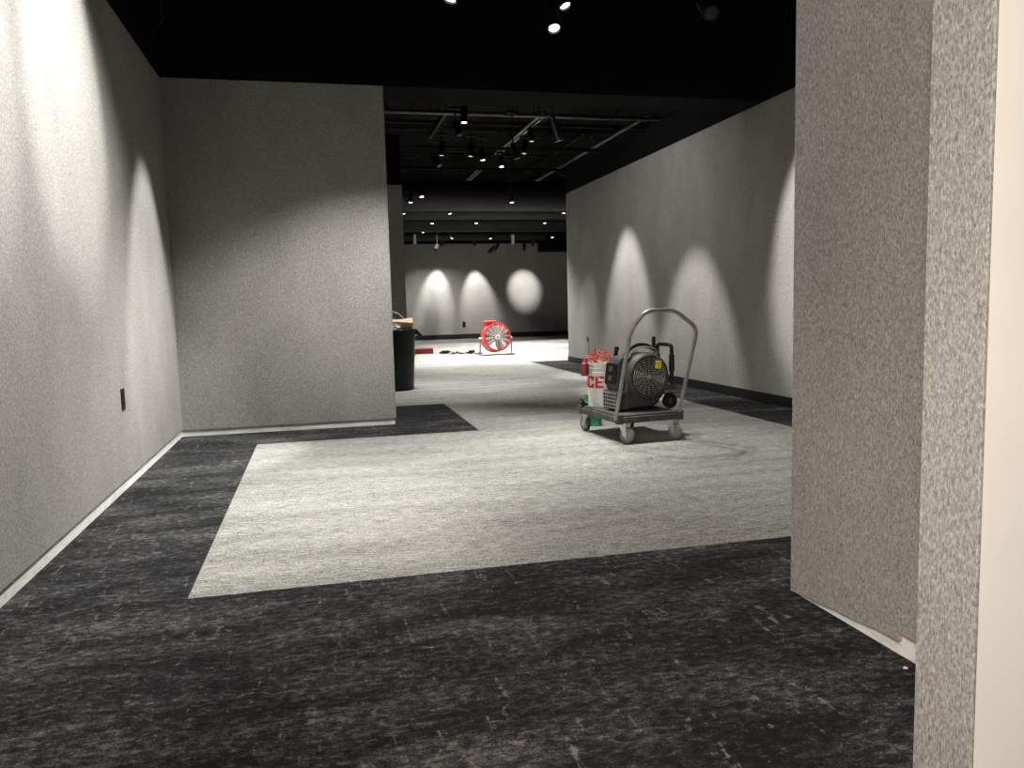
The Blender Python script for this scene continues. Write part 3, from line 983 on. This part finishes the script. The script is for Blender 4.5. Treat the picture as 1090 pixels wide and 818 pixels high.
# ------------------------------------------------------------------ red drum fan in the far room
FN = Vector((3.755, 17.1, 0))
fn = empty('drum_fan', FN, math.radians(4), label='red drum fan on a grey stand in the far room', cat='fan')
FZ, FR, FD = .372, .300, .30
tilt = Matrix.Rotation(math.radians(-9), 4, 'X')
FA = Matrix.Translation((0, 0, FZ)) @ Matrix.Rotation(math.radians(1), 4, 'Z') @ tilt @ Matrix.Rotation(PI/2, 4, 'X')   # local z looks to the entry
MB().lathe([(FR-.012, -FD/2), (FR, -FD/2), (FR+.008, -FD/2+.012), (FR, -FD/2+.03), (FR, FD/2-.03), (FR+.012, FD/2-.012), (FR+.004, FD/2), (FR-.024, FD/2), (FR-.016, FD/2-.03), (FR-.012, 0)], 48, FA, closed=True).build('fan_drum', M['redfan'], fn)
g = MB()
for k in range(6):
    r = .07+.042*k
    g.tube([FA @ Vector((r*math.cos(a), r*math.sin(a), FD/2-.004)) for a in [2*PI*i/40 for i in range(40)]], .0022, 5, closed=True)
for k in range(14):
    a = 2*PI*k/14+.1
    g.tube([FA @ Vector((r_*math.cos(a), r_*math.sin(a), FD/2+.004)) for r_ in (.04, FR-.02)], .0042, 5)
g.lathe([(0, FD/2+.012), (.04, FD/2+.010), (.05, FD/2), (0, FD/2)], 20, FA)
gg = g.build('front_grille', M['whitewire'], fn)
MB().lathe([(0, FD/2+.018), (.022, FD/2+.016), (.024, FD/2+.008), (0, FD/2+.008)], 16, FA).build('badge', M['redfan'], gg)
g = MB()
for k in range(5):
    r = .07+.05*k
    g.tube([FA @ Vector((r*math.cos(a), r*math.sin(a), -FD/2+.006)) for a in [2*PI*i/32 for i in range(32)]], .0022, 5, closed=True)
for k in range(10):
    a = 2*PI*k/10
    g.tube([FA @ Vector((r_*math.cos(a), r_*math.sin(a), -FD/2+.006)) for r_ in (.03, FR-.01)], .003, 5)
g.build('rear_grille', M['whitewire'], fn)
hb_ = MB().lathe([(0, .05), (.05, .05), (.06, .03), (.06, -.05), (0, -.06)], 20, FA).build('blade_hub', M['charcoal'], fn)
for k in range(4):
    R_ = FA @ Matrix.Rotation(2*PI*k/4+.5, 4, 'Z')
    mb = MB()
    top_, bot_ = [], []
    ol = [(.05, -.05), (.16, -.11), (.26, -.11), (.275, 0), (.24, .07), (.14, .06), (.05, .04)]
    for x, y in ol:
        z = -.28*y
        top_.append(mb.bm.verts.new(R_ @ Vector((x, y, z+.004))))
        bot_.append(mb.bm.verts.new(R_ @ Vector((x, y, z))))
    mb.bm.faces.new(top_); mb.bm.faces.new(bot_[::-1])
    for i in range(len(ol)):
        j = (i+1) % len(ol)
        mb.bm.faces.new((bot_[i], bot_[j], top_[j], top_[i]))
    mb.build('fan_blade', M['blade'], hb_, smooth=False)
bx = Matrix.Translation((-.13, -.02, FZ+.305))
MB().box((-.12, -.08, -.05), (.13, .14, .075), bx).build('switch_box', M['redfan'], fn, smooth=False, bevel=.02)
MB().tube([(-.13, -.105, FZ+.32), (-.13, -.09, FZ+.32)], .018, 12).build('speed_knob', M['darkred'], fn)
for s in (-1, 1):
    MB().tube([(s*.36, .0, .02), (s*.355, 0, FZ), ], .016, 10).build('stand_post', M['tube'], fn)
    MB().tube([(s*.375, 0, FZ), (s*.29, 0, FZ)], .022, 12).build('pivot_knob', M['whitepl'], fn)
    MB().tube([(s*.36, -.20, .016), (s*.36, .20, .016)], .016, 10).build('stand_foot', M['tube'], fn)
MB().tube([(-.37, -.19, .016), (.37, -.19, .016)], .016, 10).build('stand_bar', M['charcoal'], fn)

# red case and loose tools on the far carpet
rc = empty('tool_case', (2.22, 18.6, 0), 0, label='low red case on the carpet behind the trash can', cat='case')
MB().box((-.34, -.14, .004), (.34, .14, .10)).build('case_body', M['redbox'], rc, smooth=False, bevel=.012)
MB().box((-.335, -.138, .10), (.335, .138, .125)).build('case_lid', M['redbox'], rc, smooth=False, bevel=.008)
MB().box((-.05, -.155, .085), (.05, -.138, .115)).build('latch', M['darkred'], rc, smooth=False)


def loose_tool(x, y, rz, k, label):
    e = empty('hand_tool', (x, y, 0), rz, label=label, cat='tool', group='loose tools on the far carpet')
    if k == 0:      # pliers
        MB().tube([(-.11, -.05, .016), (-.02, -.008, .02), (.06, .012, .018)], .013, 8).build('handle', M['blackplastic'], e)
        MB().tube([(-.11, .05, .016), (-.02, .008, .03), (.06, -.012, .026)], .013, 8).build('handle', M['blackplastic'], e)
        MB().lathe([(0, .0), (.024, .0), (.024, .045), (0, .045)], 14, Matrix.Translation((0, 0, .004))).build('pivot', M['charcoal'], e)
    elif k == 1:    # heap with body and grip, like a small driver
        MB().tube([(-.09, 0, .045), (.07, 0, .05)], .042, 14).build('motor_body', M['blackplastic'], e)
        MB().tube([(-.05, .0, .04), (-.09, .12, .028)], .024, 10).build('grip', M['blackplastic'], e)
        MB().tube([(.07, 0, .05), (.13, 0, .05)], .014, 10).build('chuck', M['charcoal'], e)
    else:           # trowel / scraper
        MB().prism([(-.02, -.035, .005), (.09, -.05, .005), (.09, .05, .005), (-.02, .035, .005)], (0, 0, .004)).build('blade', M['tube'], e, smooth=False)
        MB().tube([(-.02, 0, .01), (-.05, 0, .03), (-.15, 0, .03)], [.008, .016, .018], 10).build('handle', M['blackplastic'], e)
loose_tool(2.80, 18.10, .3, 1, 'dark power driver on the carpet, leftmost of the scattered tools')
loose_tool(2.93, 17.85, 1.3, 0, 'dark pliers on the carpet, second from the left of the scattered tools')
loose_tool(3.06, 18.05, 2.2, 0, 'dark pliers on the carpet, third from the left of the scattered tools')
loose_tool(3.17, 17.60, -.2, 2, 'dark handled scraper on the carpet, third from the right among scattered tools')
loose_tool(3.34, 17.75, .9, 1, 'dark power driver on the carpet, second from the right of the scattered tools')
loose_tool(3.46, 17.45, .2, 0, 'small dark pliers on the carpet right beside the red fan')

# tiny white scrap on the dark carpet by the near wall
sc_ = MB()
sc_.prism([(-.006, -.003, 0), (.007, -.004, 0), (.005, .004, 0), (-.004, .005, 0)], (0, 0, .004))
tag(sc_.build('paper_scrap', M['whitepl'], loc=(1.632, 1.925, 0.0), smooth=False), 'tiny white scrap on the dark carpet by the near right wall', 'scrap')

# faint loose cable high in the near left corner
hc0 = at(176, 0, 6.6)
hc = empty('hanging_cable', hc0, label='thin loose cable hanging in the dark above the left corner', cat='cable')
MB().tube(fillet([Vector((0, 0, DECK-hc0.z)), at(176, -20, 6.6)-hc0, at(171, 8, 6.6)-hc0, at(174, 20, 6.62)-hc0, at(167, 30, 6.65)-hc0, at(160, 34, 6.7)-hc0], .1), .008, 8).build('cable_run', M['soot'], hc)

# ------------------------------------------------------------------ warm lobby lamp behind the camera, added fill over the entry
def lobby(name, loc, aim, power, size, blend):
    ld_ = bpy.data.lights.new(name, 'SPOT')
    ld_.energy = power
    ld_.color = (1.0, .895, .80)
    ld_.shadow_soft_size = .12
    ld_.spot_size = math.radians(size)
    ld_.spot_blend = blend
    lo_ = bpy.data.objects.new(name, ld_)
    lo_.location = loc
    lo_.rotation_mode = 'QUATERNION'
    lo_.rotation_quaternion = (Vector(loc)-Vector(aim)).to_track_quat('Z', 'Y')
    COL.objects.link(lo_)
lobby('lobby_lamp', (-.6, -.6, 1.95), (1.35, 1.7, .9), 315, 62, .4)
lobby('entry_fill', (-.3, .4, 2.5), (.1, 2.0, 0), 170, 84, .8)  # added light that brightens the front carpet

w = bpy.data.worlds.new('world')
scn.world = w
w.use_nodes = True
w.node_tree.nodes['Background'].inputs['Color'].default_value = (.5, .5, .5, 1)
w.node_tree.nodes['Background'].inputs['Strength'].default_value = 0.006

scn.view_settings.view_transform = 'Standard'
scn.view_settings.look = 'None'
scn.view_settings.gamma = 1.0
scn.view_settings.use_curve_mapping = False
scn.view_settings.exposure = 0.3
